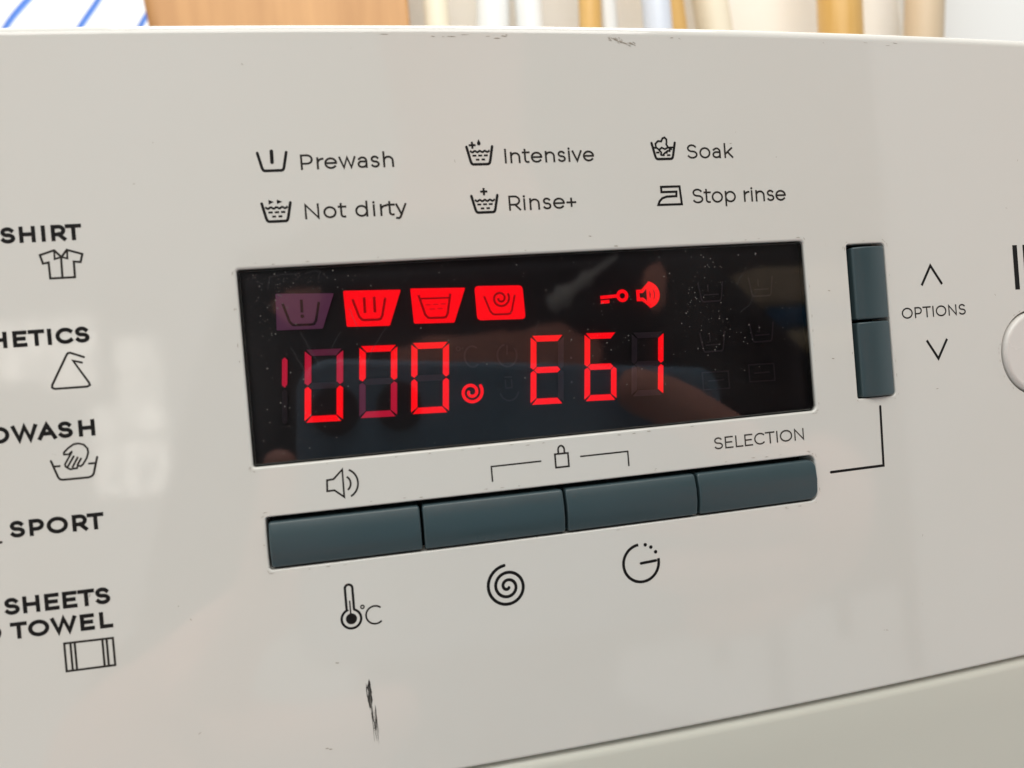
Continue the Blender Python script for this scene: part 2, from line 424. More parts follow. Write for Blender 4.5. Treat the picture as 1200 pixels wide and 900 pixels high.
G = {
 'A': (.92, [[(0, 0), (.46, 1), (.92, 0)], [(.17, .32), (.75, .32)]]),
 'C': (.84, [arc(.5, .5, .5, .5, 47, 313, 26)]),
 'D': (.84, [[(0, 0), (0, 1), (.36, 1)]+arc(.36, .5, .48, .5, 90, -90, 18)+[(.36, 0), (-.04, 0)]]),
 'E': (.64, [[(.64, 1), (0, 1), (0, 0), (.64, 0)], [(0, .51), (.56, .51)]]),
 'H': (.78, [[(0, 0), (0, 1)], [(.78, 0), (.78, 1)], [(0, .51), (.78, .51)]]),
 'I': (0, [[(0, 0), (0, 1)]]),
 'L': (.58, [[(0, 1), (0, 0), (.58, 0)]]),
 'N': (.80, [[(0, 0), (0, 1), (.80, 0), (.80, 1)]]),
 'O': (1.06, [arc(.53, .5, .53, .5, 0, 360, 34)]),
 'P': (.67, [[(0, 0), (0, 1), (.36, 1)]+arc(.36, .69, .31, .31, 90, -90, 14)+[(0, .38)]]),
 'R': (.70, [[(0, 0), (0, 1), (.36, 1)]+arc(.36, .69, .31, .31, 90, -90, 14)+[(0, .38)], [(.36, .38), (.69, 0)]]),
 'S': (.68, [sshape(.68, 1)]),
 'T': (.78, [[(0, 1), (.78, 1)], [(.39, 1), (.39, 0)]]),
 'W': (1.36, [[(0, 1), (.34, 0), (.68, 1), (1.02, 0), (1.36, 1)]]),
 'Y': (.82, [[(0, 1), (.41, .43), (.82, 1)], [(.41, .43), (.41, 0)]]),
 'a': (.52, [[(.05, .60)]+arc(.28, .46, .24, .26, 125, 0, 10)+[(.52, 0)], [(.52, .40), (.25, .42)]+arc(.23, .21, .23, .21, 90, 270, 12)+arc(.26, .22, .26, .22, -80, -5, 6)]),
 'd': (.70, [bowl(.35), [(.70, 0), (.70, 1.06)]]),
 'e': (.70, [[(.02, .37), (.69, .37)]+arc(.35, .36, .35, .36, 8, 318, 26)]),
 'h': (.58, [[(0, 0), (0, 1.06)], [(0, .36)]+arc(.29, .42, .29, .30, 180, 0, 14)+[(.58, 0)]]),
 'i': (0, [[(0, 0), (0, XH)], 'dot']),
 'k': (.56, [[(0, 0), (0, 1.06)], [(0, .24), (.52, .72)], [(.2, .42), (.56, 0)]]),
 'n': (.58, [[(0, 0), (0, XH)], [(0, .36)]+arc(.29, .42, .29, .30, 180, 0, 14)+[(.58, 0)]]),
 'o': (.72, [arc(.36, XH/2, .36, XH/2, 0, 360, 28)]),
 'p': (.70, [bowl(.35), [(0, -.30), (0, XH)]]),
 'r': (.34, [[(0, 0), (0, XH)], [(0, .34)]+arc(.34, .38, .34, .33, 180, 92, 10)]),
 's': (.46, [sshape(.46, XH)]),
 't': (.42, [[(.14, .96), (.14, .17)]+arc(.32, .17, .18, .17, 180, 285, 8), [(0, XH), (.42, XH)]]),
 'v': (.60, [[(0, XH), (.30, 0), (.60, XH)]]),
 'w': (.98, [[(0, XH), (.25, 0), (.49, XH), (.73, 0), (.98, XH)]]),
 'y': (.60, [[(0, XH), (.30, 0)], [(.60, XH), (.30, 0), (.22, -.20), (.12, -.29), (-.02, -.27)]]),
 '+': (.56, [[(0, .40), (.56, .40)], [(.28, .12), (.28, .68)]]),
}
SB = {c: (.72, .72) for c in 'OCSoes'}
SB.update({c: (.45, .45) for c in 'AWYTvwy'}); SB.update({c: (1.15, 1.15) for c in 'HINin'})
SB.update({'D': (1.1, .72), 'P': (1.1, .7), 'R': (1.1, .55), 'E': (1.1, .8), 'L': (1.1, .4), 'd': (.72, 1.1), 'a': (.7, 1.0), 'h': (1.1, 1.0), 'p': (1.1, .7), 'r': (1.1, .3), 't': (.4, .4), 'k': (1.1, .4), '+': (.6, .6)})
def word(text, x0, x1, zb, cap, sw, m, label=None, sp=None, stretch=1.14):
    """x0 / x1: outer ends of the printed word, zb baseline, cap height (outer)"""
    H = cap-sw; want = (x1-x0-sw)/(H*stretch)
    def lay(sp):
        pos = []; x = 0
        for ch in text:
            if ch == ' ': x += .46; continue
            if pos:
                pr = pos[-1][0]
                x += sp*(SB.get(pr, (1, 1))[1]+SB.get(ch, (1, 1))[0])/2
                if (pr, ch) in (('T', 'O'), ('R', 'T'), ('r', 'e'), ('r', 't'), ('A', 'S'), ('W', 'A')): x -= .05
            pos.append((ch, x)); x += G[ch][0]
        return pos, x
    t0, t1 = lay(0)[1], lay(1)[1]
    sp = max(sw/H+.12, min(.9, (want-t0)/(t1-t0)))
    pos, tot = lay(sp)
    sx = (x1-x0-sw)/tot
    k = Ink()
    for ch, px in pos:
        for st in G[ch][1]:
            if st == 'dot': k.disc(x0+sw/2+px*sx, zb+sw/2+.98*H, sw*.62, 12); continue
            closed = math.hypot(st[0][0]-st[-1][0], st[0][1]-st[-1][1]) < 1e-6
            q = [(x0+sw/2+(px+a)*sx, zb+sw/2+c*H) for a, c in st]
            k.line(q, sw, closed, 'square')
    return k.build('printed_word', m, PANEL, label or 'printed word '+text)

# option names above the display
WMUL = 1.0
SW = .245
word('Prewash', -28.62, -17.62, 21.38, 1.84, SW, M_ink2)
word('Not dirty', -28.62, -16.55, 15.50, 1.84, SW, M_ink2)
word('Intensive', -3.88, 7.85, 21.40, 1.84, SW, M_ink2)
word('Rinse+', -3.85, 4.95, 15.48, 1.90, SW, M_ink2)
word('Soak', 20.70, 27.40, 21.46, 1.90, SW, M_ink2)
word('Stop rinse', 20.98, 34.85, 15.55, 1.95, SW, M_ink2)
# programme names on the left
BW = .44
word('SHIRT', -61.95, -53.40, 14.40, 1.84, BW, M_ink, stretch=1.17)
word('SYNTHETICS', -71.7, -53.55, 2.72, 1.84, BW, M_ink, stretch=1.17)
word('HANDWASH', -72.0, -53.85, -7.92, 1.88, BW, M_ink, stretch=1.17)
word('SPORT', -63.75, -53.80, -18.62, 1.90, BW, M_ink, stretch=1.17)
word('SHEETS', -65.05, -53.85, -27.22, 1.92, BW, M_ink, stretch=1.17)
word('AND TOWEL', -72.3, -53.80, -29.98, 1.88, BW, M_ink, stretch=1.17)
k = Ink(); k.line([(-65.3, -19.0), (-64.72, -18.95)], .3, cap='round'); k.build('printed_mark', M_ink2, PANEL)
# right side
word('OPTIONS', 52.0, 63.15, -1.72, 1.58, .215, M_ink2)
word('SELECTION', 21.25, 34.72, -17.12, 1.60, .20, M_ink3)

def icon(label, m=None, parent=None): return label
def tub(k, xl, xr, zt, zb, sw, ins=.45):
    r = .38
    k.line([(xl, zt), (xl+ins*.86, zb+r)]+arc(xl+ins+r*.75, zb+r, r*.85, r, 190, 270, 5)+arc(xr-ins-r*.75, zb+r, r*.85, r, 270, 350, 5)+[(xr-ins*.86, zb+r), (xr, zt)], sw, cap='round')
def waves(k, xl, xr, z, sw):
    k.line([(xl+(xr-xl)*i/30, z+.085*math.cos(i/30*math.pi*8)) for i in range(31)], sw)
def dashes(k, cx, z, sw):
    for dx in (-.72, 0, .72): k.line([(cx+dx-.25, z), (cx+dx+.25, z)], sw)
    for dx in (-.36, .36): k.line([(cx+dx-.22, z-.50), (cx+dx+.22, z-.50)], sw)
TW = .27
WMUL = 1.22
k = Ink(); tub(k, -33.45, -30.15, 23.55, 21.42, TW); k.line([(-31.83, 23.72), (-31.86, 22.4)], .34, cap='round')
k.build('printed_symbol', M_ink, PANEL, 'tub with one bar, the prewash symbol')
k = Ink(); tub(k, -33.45, -30.17, 17.58, 15.42, TW); waves(k, -33.1, -30.5, 17.02, .2); dashes(k, -31.8, 16.5, .19)
for dx in (0, .95): k.poly([(-32.65+dx, 17.45), (-32.05+dx, 17.72), (-32.65+dx, 17.99)])
k.build('printed_symbol', M_ink, PANEL, 'tub with water and two small arrows')
k = Ink(); tub(k, -8.58, -5.35, 23.58, 21.40, TW); waves(k, -8.2, -5.7, 22.98, .2); dashes(k, -6.95, 22.48, .19)
k.line([(-8.28, 23.78), (-7.42, 23.78)], .21); k.line([(-7.85, 23.35), (-7.85, 24.21)], .21)
k.poly([(-7.0, 24.5)]+arc(-7.0, 23.98, .23, .24, 35, -215, 12))
k.build('printed_symbol', M_ink, PANEL, 'tub with water, a plus and a drop')
k = Ink(); tub(k, -8.48, -5.2, 17.50, 15.42, TW); waves(k, -8.1, -5.55, 16.90, .2); dashes(k, -6.85, 16.42, .19)
k.line([(-7.33, 18.0), (-6.43, 18.0)], .22); k.line([(-6.88, 17.55), (-6.88, 18.45)], .22)
k.build('printed_symbol', M_ink, PANEL, 'tub with water and a plus')
k = Ink(); tub(k, 15.83, 19.1, 23.6, 21.5, TW)
k.line([(16.43, 22.95), (16.36, 23.5), (16.76, 23.85), (17.19, 23.79), (17.42, 24.2), (17.72, 24.3), (17.95, 24.05), (17.95, 23.7), (17.88, 23.4), (18.15, 22.9)], .21)
k.line([(16.08, 23.0), (16.51, 22.96), (16.83, 22.71), (17.21, 22.98), (17.63, 22.78), (18.08, 22.97), (18.82, 23.0)], .2)
k.line([(16.75, 22.75), (17.1, 22.35), (17.0, 21.95)], .2); k.line([(17.35, 22.1), (18.0, 22.55), (18.4, 22.5)], .2)
for x, z in ((16.6, 22.35), (17.75, 22.3), (18.4, 22.75), (17.3, 22.0), (18.1, 21.98)): k.line([(x-.24, z), (x+.24, z)], .19)
k.build('printed_symbol', M_ink, PANEL, 'tub with a crumpled cloth soaking')
k = Ink(); k.line([(18.72, 16.6), (18.78, 17.18), (16.66, 17.18), (16.67, 17.86), (19.27, 17.86), (19.42, 15.52), (16.10, 15.52), (16.30, 15.98), (16.72, 16.38), (17.35, 16.57)], .25, closed=True)
k.build('printed_symbol', M_ink, PANEL, 'flat iron outline')
# left symbols
k = Ink(); k.line([(-56.47, 13.37), (-58.0, 12.92), (-57.76, 11.94), (-57.16, 12.03), (-57.13, 10.22), (-54.53, 10.2), (-54.50, 11.98), (-53.79, 11.89), (-53.53, 12.79), (-55.13, 13.35), (-55.77, 12.57)], .2, closed=True)
k.line([(-56.47, 13.37), (-56.49, 12.38), (-55.77, 12.57), (-55.15, 12.37), (-55.10, 13.31)], .17); k.line([(-55.80, 12.58), (-55.85, 10.21)], .2)
k.build('printed_symbol', M_ink2, PANEL, 'shirt outline')
k = Ink(); k.line([(-54.35, 1.08), (-55.75, 1.68), (-55.98, 1.66), (-56.12, 1.52), (-57.95, -1.83), (-57.97, -2.13), (-57.68, -2.28), (-54.28, -2.30), (-53.98, -2.14), (-54.04, -1.88), (-55.53, .76), (-54.61, .47)], .2, cap='round')
k.build('printed_symbol', M_ink2, PANEL, 'folded hanger shaped triangle')
k = Ink()
k.line([(-58.80, -10.39), (-58.2, -12.3), (-58.0, -12.55), (-57.7, -12.62), (-55.0, -12.62), (-54.62, -12.5), (-54.42, -12.25), (-53.90, -10.40)], .2, cap='round')
k.line([(-58.49, -11.03), (-57.84, -11.05)], .18); k.line([(-54.91, -11.06), (-54.18, -11.06)], .18)
k.line([(-56.47, -9.48), (-56.86, -9.80), (-57.37, -9.78), (-57.35, -9.52), (-56.86, -9.08), (-56.28, -8.72), (-55.74, -8.66), (-55.21, -8.85), (-54.85, -9.31), (-54.80, -9.77), (-55.01, -10.40), (-55.46, -11.07), (-55.71, -11.27), (-56.01, -11.16), (-56.15, -11.46), (-56.52, -11.47), (-56.82, -11.52), (-57.05, -11.39), (-57.33, -11.14), (-57.35, -10.88), (-56.55, -9.6)], .17)
for q in ([(-57.10, -11.21), (-56.33, -10.01)], [(-56.63, -11.35), (-55.93, -10.18)], [(-56.09, -11.14), (-55.58, -10.34)]): k.line(q, .17)
k.build('printed_symbol', M_ink2, PANEL, 'hand in a wash tub')
k = Ink(); k.line([(-59.15, -31.15), (-53.97, -31.2), (-53.97, -34.33), (-59.15, -34.33)], .2, closed=True)
for x in (-58.5, -58.05, -55.1, -54.65): k.line([(x, -31.2), (x, -34.3)], .2)
k.build('printed_symbol', M_ink2, PANEL, 'folded sheet with striped ends')
# symbols round the buttons
k = Ink(); k.line([(-28.72, -15.72), (-27.95, -15.66), (-26.85, -14.62), (-26.88, -17.92), (-27.95, -17.0), (-28.80, -17.02)], .19, closed=True)
k.line(arc(-26.75, -16.33, .75, .9, 62, -62, 12), .19); k.line(arc(-26.75, -16.33, 1.62, 1.75, 66, -66, 14), .19)
k.build('printed_symbol', M_ink2, PANEL, 'loudspeaker with two sound waves')
k = Ink(); k.line([(-8.82, -18.05), (-8.82, -16.15), (-2.40, -16.13)], .165); k.line([(2.70, -16.07), (9.12, -16.07), (9.12, -17.98)], .165)
k.build('printed_bracket', M_ink2, PANEL)
k = Ink(); k.line([(-.58, -15.45), (1.13, -15.45), (1.13, -17.15), (-.58, -17.15)], .19, closed=True)
k.line([(-.12, -15.5), (-.12, -14.95)]+arc(.28, -14.95, .4, .5, 180, 0, 12)+[(.68, -15.5)], .19)
k.build('printed_symbol', M_ink2, PANEL, 'small padlock')
k = Ink(); k.line([(-27.74, -31.5), (-27.74, -28.95)]+arc(-27.3, -28.9, .44, .44, 180, 0, 12)+[(-26.87, -31.5)]+arc(-27.27, -32.6, 1.15, 1.15, 68, -248, 26), .24, closed=True)
k.disc(-27.27, -32.6, .66, 24); k.line([(-27.3, -32.5), (-27.3, -30.4)], .14)
k.line(arc(-25.87, -31.35, .2, .2, 0, 360, 14), .13, closed=True); k.line(arc(-24.45, -32.5, 1.08, 1.08, 48, 312, 22), .17)
k.build('printed_symbol', M_ink, PANEL, 'thermometer with degrees C')
def spiral(cx, cz, r0, r1, a0, turns, n=90, sgn=1):
    return [(cx+(r0+(r1-r0)*i/n)*math.cos(a0+sgn*turns*2*math.pi*i/n), cz+(r0+(r1-r0)*i/n)*math.sin(a0+sgn*turns*2*math.pi*i/n)) for i in range(n+1)]
k = Ink(); k.line(spiral(-8.02, -31.25, .22, 2.66, math.radians(311), 2.6, 110, -1), .32, cap='round')
k.build('printed_symbol', M_ink, PANEL, 'spin spiral')
k = Ink(); k.line(arc(9.72, -30.68, 2.42, 2.42, 95, 368, 40), .31); k.line([(9.70, -30.7), (11.75, -30.6)], .30, cap='round')
for a in (72, 52, 30): k.disc(9.72+2.42*math.cos(math.radians(a)), -30.68+2.42*math.sin(math.radians(a)), .24, 14)
k.build('printed_symbol', M_ink, PANEL, 'delay timer clock')
k = Ink(); k.line([(47.22, -13.7), (47.02, -22.02), (38.5, -22.02)], .30, cap='round'); k.build('printed_bracket', M_ink, PANEL)
k = Ink(); k.line([(55.75, 2.88), (57.50, 5.65), (59.32, 2.90)], .31); k.build('printed_symbol', M_ink, PANEL, 'arrowhead pointing up')
k = Ink(); k.line([(55.9, -5.0), (57.70, -7.75), (59.45, -5.02)], .31); k.build('printed_symbol', M_ink, PANEL, 'arrowhead pointing down')
k = Ink(); k.line([(73.05, 8.05), (73.05, 1.42)], .72); k.line([(75.0, 8.05), (75.0, 1.42)], .72); k.build('printed_symbol', M_ink, PANEL, 'two pause bars')

WMUL = 1.0
# rubber scuffs and stains on the panel
rnd = random.Random(3)
def sliver(k, x, z, dx, dz, w):
    """a ragged tapered streak"""
    n = 7; L = []; R = []
    lx, lz = norm2((dx, dz), (0, 0)); px, pz = -lz, lx
    for i in range(n+1):
        t = i/n; ww = w*math.sin(math.pi*min(.999, max(.001, t)))**.7*(.6+.6*rnd.random())
        jx = w*.3*(rnd.random()-.5)
        L.append((x+dx*t+px*(ww/2+jx), z+dz*t+pz*(ww/2+jx))); R.append((x+dx*t-px*(ww/2-jx), z+dz*t-pz*(ww/2-jx)))
    k.poly(R+L[::-1])
k = Ink(h0=.008, dh=.0006)
sliver(k, -25.85, -40.1, -.06, -3.6, .60); sliver(k, -25.80, -40.9, .02, -2.0, .34); sliver(k, -25.84, -43.9, .12, -1.5, .22); sliver(k, -25.38, -43.3, .05, -2.9, .13); sliver(k, -25.60, -45.3, .08, -1.1, .26); sliver(k, -26.22, -40.5, .03, -2.1, .12)
k.build('scuff_mark', M_scuff, PANEL, 'black vertical rubber scuff below the buttons')
k = Ink(h0=.0075, dh=.0003)
for i in range(30):
    t = rnd.random(); sliver(k, -26.05+.6*t+rnd.gauss(0, .16), -40.4-6.4*t, .1+rnd.gauss(0, .04), -.8-1.6*rnd.random(), .03+.045*rnd.random())
k.build('scuff_mark', M_scuff3, PANEL, 'grey streaks beside the black scuff')
k = Ink(h0=.008, dh=.0003)
for i in range(46):
    t = rnd.random(); x = 10.9+3.6*t+rnd.gauss(0, .16); z = 37.35-1.0*t+rnd.gauss(0, .16)
    sliver(k, x, z, .12+.4*rnd.random(), -.1-.25*rnd.random(), .05+.07*rnd.random())
k.build('scuff_mark', M_scuff2, PANEL, 'grey smudge near the top edge')
k = Ink(h0=.008, dh=.0003)
for i in range(34):
    x = -60+150*rnd.random(); z = -50+86*rnd.random()
    if -38 < x < 52 and -27 < z < 12: continue
    sliver(k, x, z, rnd.gauss(0, .25), rnd.gauss(0, .18)+.02, .05+.06*rnd.random())
for x, z in ((-31.6, -47.6), (-31.2, -47.75), (40.2, 3.0), (6.2, 11.9), (40.0, -6.4), (-29.6, -37.6)): sliver(k, x, z, .45, -.08, .14)
for i in range(15):     # grime along the top edge
    x = -30+100*rnd.random(); sliver(k, x, 37.5-.5*rnd.random()**2, .2+rnd.random(), rnd.gauss(0, .05), .05+.08*rnd.random())
for i in range(120):    # grime gathered along the edges of the openings
    L_ = rnd.choice((DISP, DISP, ROW, OPT, STB)); p = rnd.choice(L_); o_ = .38+.25*rnd.random()**2
    sliver(k, p[0]+p[2]*o_, p[1]+p[3]*o_, -p[3]*(.15+.5*rnd.random()), p[2]*(.15+.5*rnd.random()), .03+.05*rnd.random())
k.build('dirt_speck', M_scuff2, PANEL, 'small dirt specks and chips')['kind'] = 'stuff'

# ------------------------------------------------------------------ the display
b = MB()
HB = -1.35
P = rrect(-37.6, 37.6, -13.9, 10.6, .5, 2.0)
t = b.loop(P, 0, HB, 0, 1); b.fill((P, t), [], (6, 6), lambda x, z: HB, up); b.strip(b.loop(P, 0, HB-1, 1, 0), b.loop(P, 0, HB, 1, 0))
DISPLAY = b.build('display', M_backing, WM); DISPLAY['label'] = 'black display window showing red error code E61'
# glass pane, flush with the panel
b = MB(); GP = rrect(-36.85, 36.86, -13.18, 9.86, (.2, .6, .45, .3), 1.6)
HG = -.12
lp = b.loop(GP, -.2, HG, 0, 1); b.fill(([(p[0]-.2*p[2], p[1]-.2*p[3]) for p in GP], lp), [], (3, 3), lambda x, z: HG, up)
b.strip(b.loop(GP, 0, HG-.2, .7, .7), b.loop(GP, -.2, HG, .7, .7))
b.build('glass_pane', M_glass, DISPLAY)
b = MB(); q = b.loop(GP, 0.0, HG-.22, 1, 0); q2 = b.loop(GP, 0, HG-1.1, 1, 0); b.strip(q2, q); b.build('pane_rim', M_dark, DISPLAY)

HL = -.8
def seg_obj(name, polys, m, label=None, h=HL):
    k = Ink(h0=h, dh=.001)
    for p in polys: k.poly(p)
    return k.build(name, m, DISPLAY, label)
def digit(x, z, states, w=4.5, hgt=8.72, slant=-.76, drop=-.17, lead=None):
    T = .76; g = .07
    def mp(u, v):   # u 0..w, v 0..hgt downwards
        return (x+u+slant*v/hgt, z-v+drop*u/w)
    H2 = hgt/2
    a = [(g+.12, 0), (w-g-.12, 0), (w-T-g, T), (T+g, T)]
    d = [(T+g, hgt-T), (w-T-g, hgt-T), (w-g-.12, hgt), (g+.12, hgt)]
    f = [(0, g+.14), (T, T+g), (T, H2-T/2-g), (T/2, H2-g), (0, H2-T/2+.05)]
    b_ = [(w-u, v) for u, v in f][::-1]
    e = [(u, hgt-v) for u, v in f][::-1]
    c = [(w-u, hgt-v) for u, v in f]
    gm = [(T/2+g, H2), (T+g, H2-T/2), (w-T-g, H2-T/2), (w-T/2-g, H2), (w-T-g, H2+T/2), (T+g, H2+T/2)]
    mats = {'1': M_on, 'h': M_half, 'q': M_quarter, 'o': M_off, '-': M_ghost}
    for s, st in zip((a, b_, c, d, e, f, gm), states):
        if st == ' ': continue
        seg_obj('digit_segment', [[mp(*p) for p in s][::-1]], mats[st])
#               abcdefg
digit(-30.05, .06, 'qh11' '1h-')
digit(-23.6, .02, '11hhq1-', w=4.55)
digit(-17.32, -.07, '111111-', w=4.65)
digit(-2.25, -.27, '1--1111', w=4.35)
digit(4.88, -.44, '1 11111', w=4.35)
digit(11.3, -.80, '-11----', w=4.45, hgt=8.3)
# half digit one at the left
def slab(x, z, l, wd, sl): return [(x, z), (x+wd*.5, z+.3), (x+wd, z-.05), (x+wd+sl, z-l+.05), (x+wd*.5+sl, z-l-.3), (x+sl, z-l)]
seg_obj('digit_segment', [slab(-32.78, -.95, 3.0, .62, -.27)[::-1]], M_half, 'half digit one, upper part')
seg_obj('digit_segment', [slab(-33.1, -4.75, 3.6, .62, -.3)[::-1]], M_ghost2)
# programme stage plates
def plate_icon(q, m, label, r=.3):
    n = len(q); pts = []
    for i in range(n):
        p, a, c = q[i], q[i-1], q[(i+1) % n]
        d1 = norm2(a, p); d2 = norm2(c, p)
        for t in range(6):
            s = t/5; A = (p[0]+d1[0]*r, p[1]+d1[1]*r); B = (p[0]+d2[0]*r, p[1]+d2[1]*r)
            pts.append(((1-s)**2*A[0]+2*s*(1-s)*p[0]+s*s*B[0], (1-s)**2*A[1]+2*s*(1-s)*p[1]+s*s*B[1]))
    return seg_obj('stage_lamp', [pts[::-1]], m, label)
Q = [[(-32.88, 6.99), (-26.1, 6.62), (-27.75, 2.46), (-33.1, 2.62)], [(-24.98, 6.85), (-18.05, 6.57), (-19.75, 2.24), (-24.9, 2.47)],
     [(-16.9, 6.64), (-10.08, 6.34), (-11.8, 2.08), (-16.8, 2.29)], [(-8.93, 6.46), (-2.78, 6.21), (-2.72, 1.93), (-8.9, 2.16)]]
plate_icon(Q[0], M_off, 'purple prewash lamp, off but given a faint glow', .15); plate_icon(Q[1], M_on, 'red lit main wash lamp', .2)
plate_icon(Q[2], M_on, 'red lit rinse lamp', .2); plate_icon(Q[3], M_on, 'red lit spin lamp', .55)
HS = HL+.03
def sym(draw, m, label=None):
    k = Ink(h0=HS, dh=.001); draw(k); return k.build('stage_symbol', m, DISPLAY, label)
def stage_tub(k, cx, zt, zb, sw, half=2.15):
    k.line([(cx-half, zt), (cx-half+.62, zb+.45), (cx-half+.95, zb+.05), (cx-half+1.2, zb), (cx+half-1.2, zb-.06), (cx+half-.85, zb), (cx+half-.6, zb+.4), (cx+half-.08, zt-.06)], sw)
def d1(k):
    stage_tub(k, -30.0, 5.75, 3.1, .3); k.line([(-29.95, 6.1), (-30.0, 4.55)], .34); k.disc(-30.0, 4.1, .22)
sym(d1, M_symoff)
def d2(k):
    stage_tub(k, -21.95, 5.75, 3.15, .27, 2.0); k.line([(-22.55, 5.9), (-22.6, 4.0)], .3); k.line([(-21.35, 5.9), (-21.4, 4.0)], .3)
sym(d2, M_symlit)
def d3(k):
    stage_tub(k, -13.95, 5.75, 2.85, .26, 2.0); k.line([(-15.7, 5.3), (-12.2, 5.2)], .2)
sym(d3, M_symlit)
sym(lambda k: [k.line([(-15.2+i*.95, 4.5), (-14.6+i*.95, 4.48)], .14) for i in range(3)]+[k.line([(-14.7+i*.95, 3.95), (-14.1+i*.95, 3.93)], .14) for i in range(2)], M_symmid)
def d4(k):
    stage_tub(k, -5.8, 5.1, 2.75, .22, 2.0); k.line(spiral(-5.75, 4.72, .25, 1.15, math.radians(174), 1.6, 60, 1), .25)
sym(d4, M_symlit)
k = Ink(h0=HL, dh=.001); k.line(spiral(-10.42, -6.72, .34, 1.42, math.radians(174), 1.6, 70, 1), .40, cap='round'); k.build('display_symbol', M_on, DISPLAY, 'small red lit spiral')
k = Ink(h0=HL, dh=.001); k.line([(7.4, 4.02), (9.7, 4.1)], .44); k.line([(7.42, 3.42), (8.6, 3.46)], .44); k.line(arc(10.42, 4.08, .60, .60, 0, 360, 20), .46, closed=True)
k.build('display_symbol', M_on, DISPLAY, 'red lit key symbol')
k = Ink(h0=HL, dh=.001); k.line([(12.6, 4.5), (13.2, 4.5), (14.0, 5.25), (14.0, 2.75), (13.2, 3.45), (12.6, 3.45)], .46, closed=True)
k.line(arc(13.75, 4.0, .85, 1.05, 75, -75, 12), .5); k.line(arc(13.75, 4.0, 1.55, 1.45, 80, -80, 12), .68); k.build('display_symbol', M_on, DISPLAY, 'red lit loudspeaker symbol')
# symbols that are off and barely show
def ghost(draw, m=M_ghost2):
    k = Ink(h0=HL, dh=.001); draw(k); k.build('unlit_symbol', m, DISPLAY)
ghost(lambda k: (k.line(arc(-9.9, -2.3, 1.0, 1.3, 50, 310, 18), .25), k.line(arc(-11.6, -1.2, .25, .25, 0, 360, 12), .15, closed=True)))
ghost(lambda k: (k.line(arc(-5.5, -2.5, 1.25, 1.4, 100, 400, 22), .25), k.line([(-5.5, -2.4), (-5.4, -1.2)], .2)))
ghost(lambda k: (k.line(arc(-5.6, -6.9, 1.2, 1.3, 190, 350, 16), .22), k.line([(-6.1, -5.2), (-5.1, -5.25)], .22), k.line([(-6.0, -5.5), (-6.0, -6.6), (-5.2, -6.6), (-5.2, -5.5)], .2)))
for i, (x, z) in enumerate(((23.0, 3.9), (22.7, -2.8), (22.7, -8.0), (30.5, 4.2), (30.1, -2.0), (29.6, -7.5))):
    def gt(k, x=x, z=z, i=i):
        if i in (2, 5): k.line([(x-1.9, z+1.2), (x+1.9, z+1.1), (x+1.9, z-1.2), (x-1.9, z-1.1)], .22, closed=True); k.line([(x-1.2, z), (x+1.2, z)], .22)
        else: tub(k, x-1.8, x+1.8, z+1.2, z-1.3, .24, .4); k.line([(x-.4, z+1.0), (x-.4, z)], .2); k.line([(x-1.1, z-.4), (x+1.1, z-.4)], .18)
    ghost(gt)
seg_obj('digit_dots', [[(2.7, -3.3), (2.95, -3.3), (2.95, -3.6), (2.7, -3.6)][::-1], [(2.5, -6.4), (2.75, -6.4), (2.75, -6.7), (2.5, -6.7)][::-1]], M_ghost)

k = Ink(h0=HG+.006, dh=.0001)
for pts in ([(-33.6, 7.4), (-33.3, 8.9), (-29.9, 9.1)], [(-29.2, 9.1), (-27.4, 9.25), (-27.7, 8.3)], [(-30.4, 2.2), (-29.2, -.4), (-28.4, -2.1)], [(-25.6, 1.9), (-27.2, -.6)], [(-24.4, 4.6), (-23.6, 2.0)], [(-20.2, 2.0), (-22.3, -1.0), (-22.9, -2.4)], [(-31.6, .4), (-30.2, -2.6)], [(27.6, 6.1), (26.4, 4.3)], [(29.6, 3.9), (28.1, 1.6), (26.6, .8)], [(-1.2, 1.5), (-2.0, -.4)]):
    pts = [(pts[i][0]+(pts[i+1][0]-pts[i][0])*j/6+rnd.gauss(0, .035), pts[i][1]+(pts[i+1][1]-pts[i][1])*j/6+.12*math.sin(j*.52)+rnd.gauss(0, .035)) for i in range(len(pts)-1) for j in range(7)]
    k.line([(x, z) for x, z in pts], .035)
k.build('scratch', M_scratch, DISPLAY, 'hairline scratches on the display glass')['kind'] = 'stuff'
k = Ink(h0=HG+.006, dh=.00005)
def mote(x, z):
    r = .035+.07*rnd.random()**3; k.poly([(x+r*(.6+.6*rnd.random())*math.cos(t), z+r*(.6+.6*rnd.random())*math.sin(t)) for t in (0, 1.3, 2.5, 3.8, 5.0)])
for cx, cz, sx_, sz_, n in ((-33.5, 5, 1.6, 3.2, 60), (-30, 8, 3, .9, 40), (-31, -9, 2.5, 2.5, 30), (21, 3, 2.4, 4, 110), (8, 0, 2, 3.5, 40), (27, -1, 4, 4, 60), (0, -2, 22, 7, 90), (-12, 8.3, 14, .7, 40)):
    for i in range(n):
        x, z = rnd.gauss(cx, sx_), rnd.gauss(cz, sz_)
        if -36 < x < 36 and -12.6 < z < 9.4: mote(x, z)
k.build('dust', M_dust, DISPLAY, 'fine dust motes on the display glass')['kind'] = 'stuff'

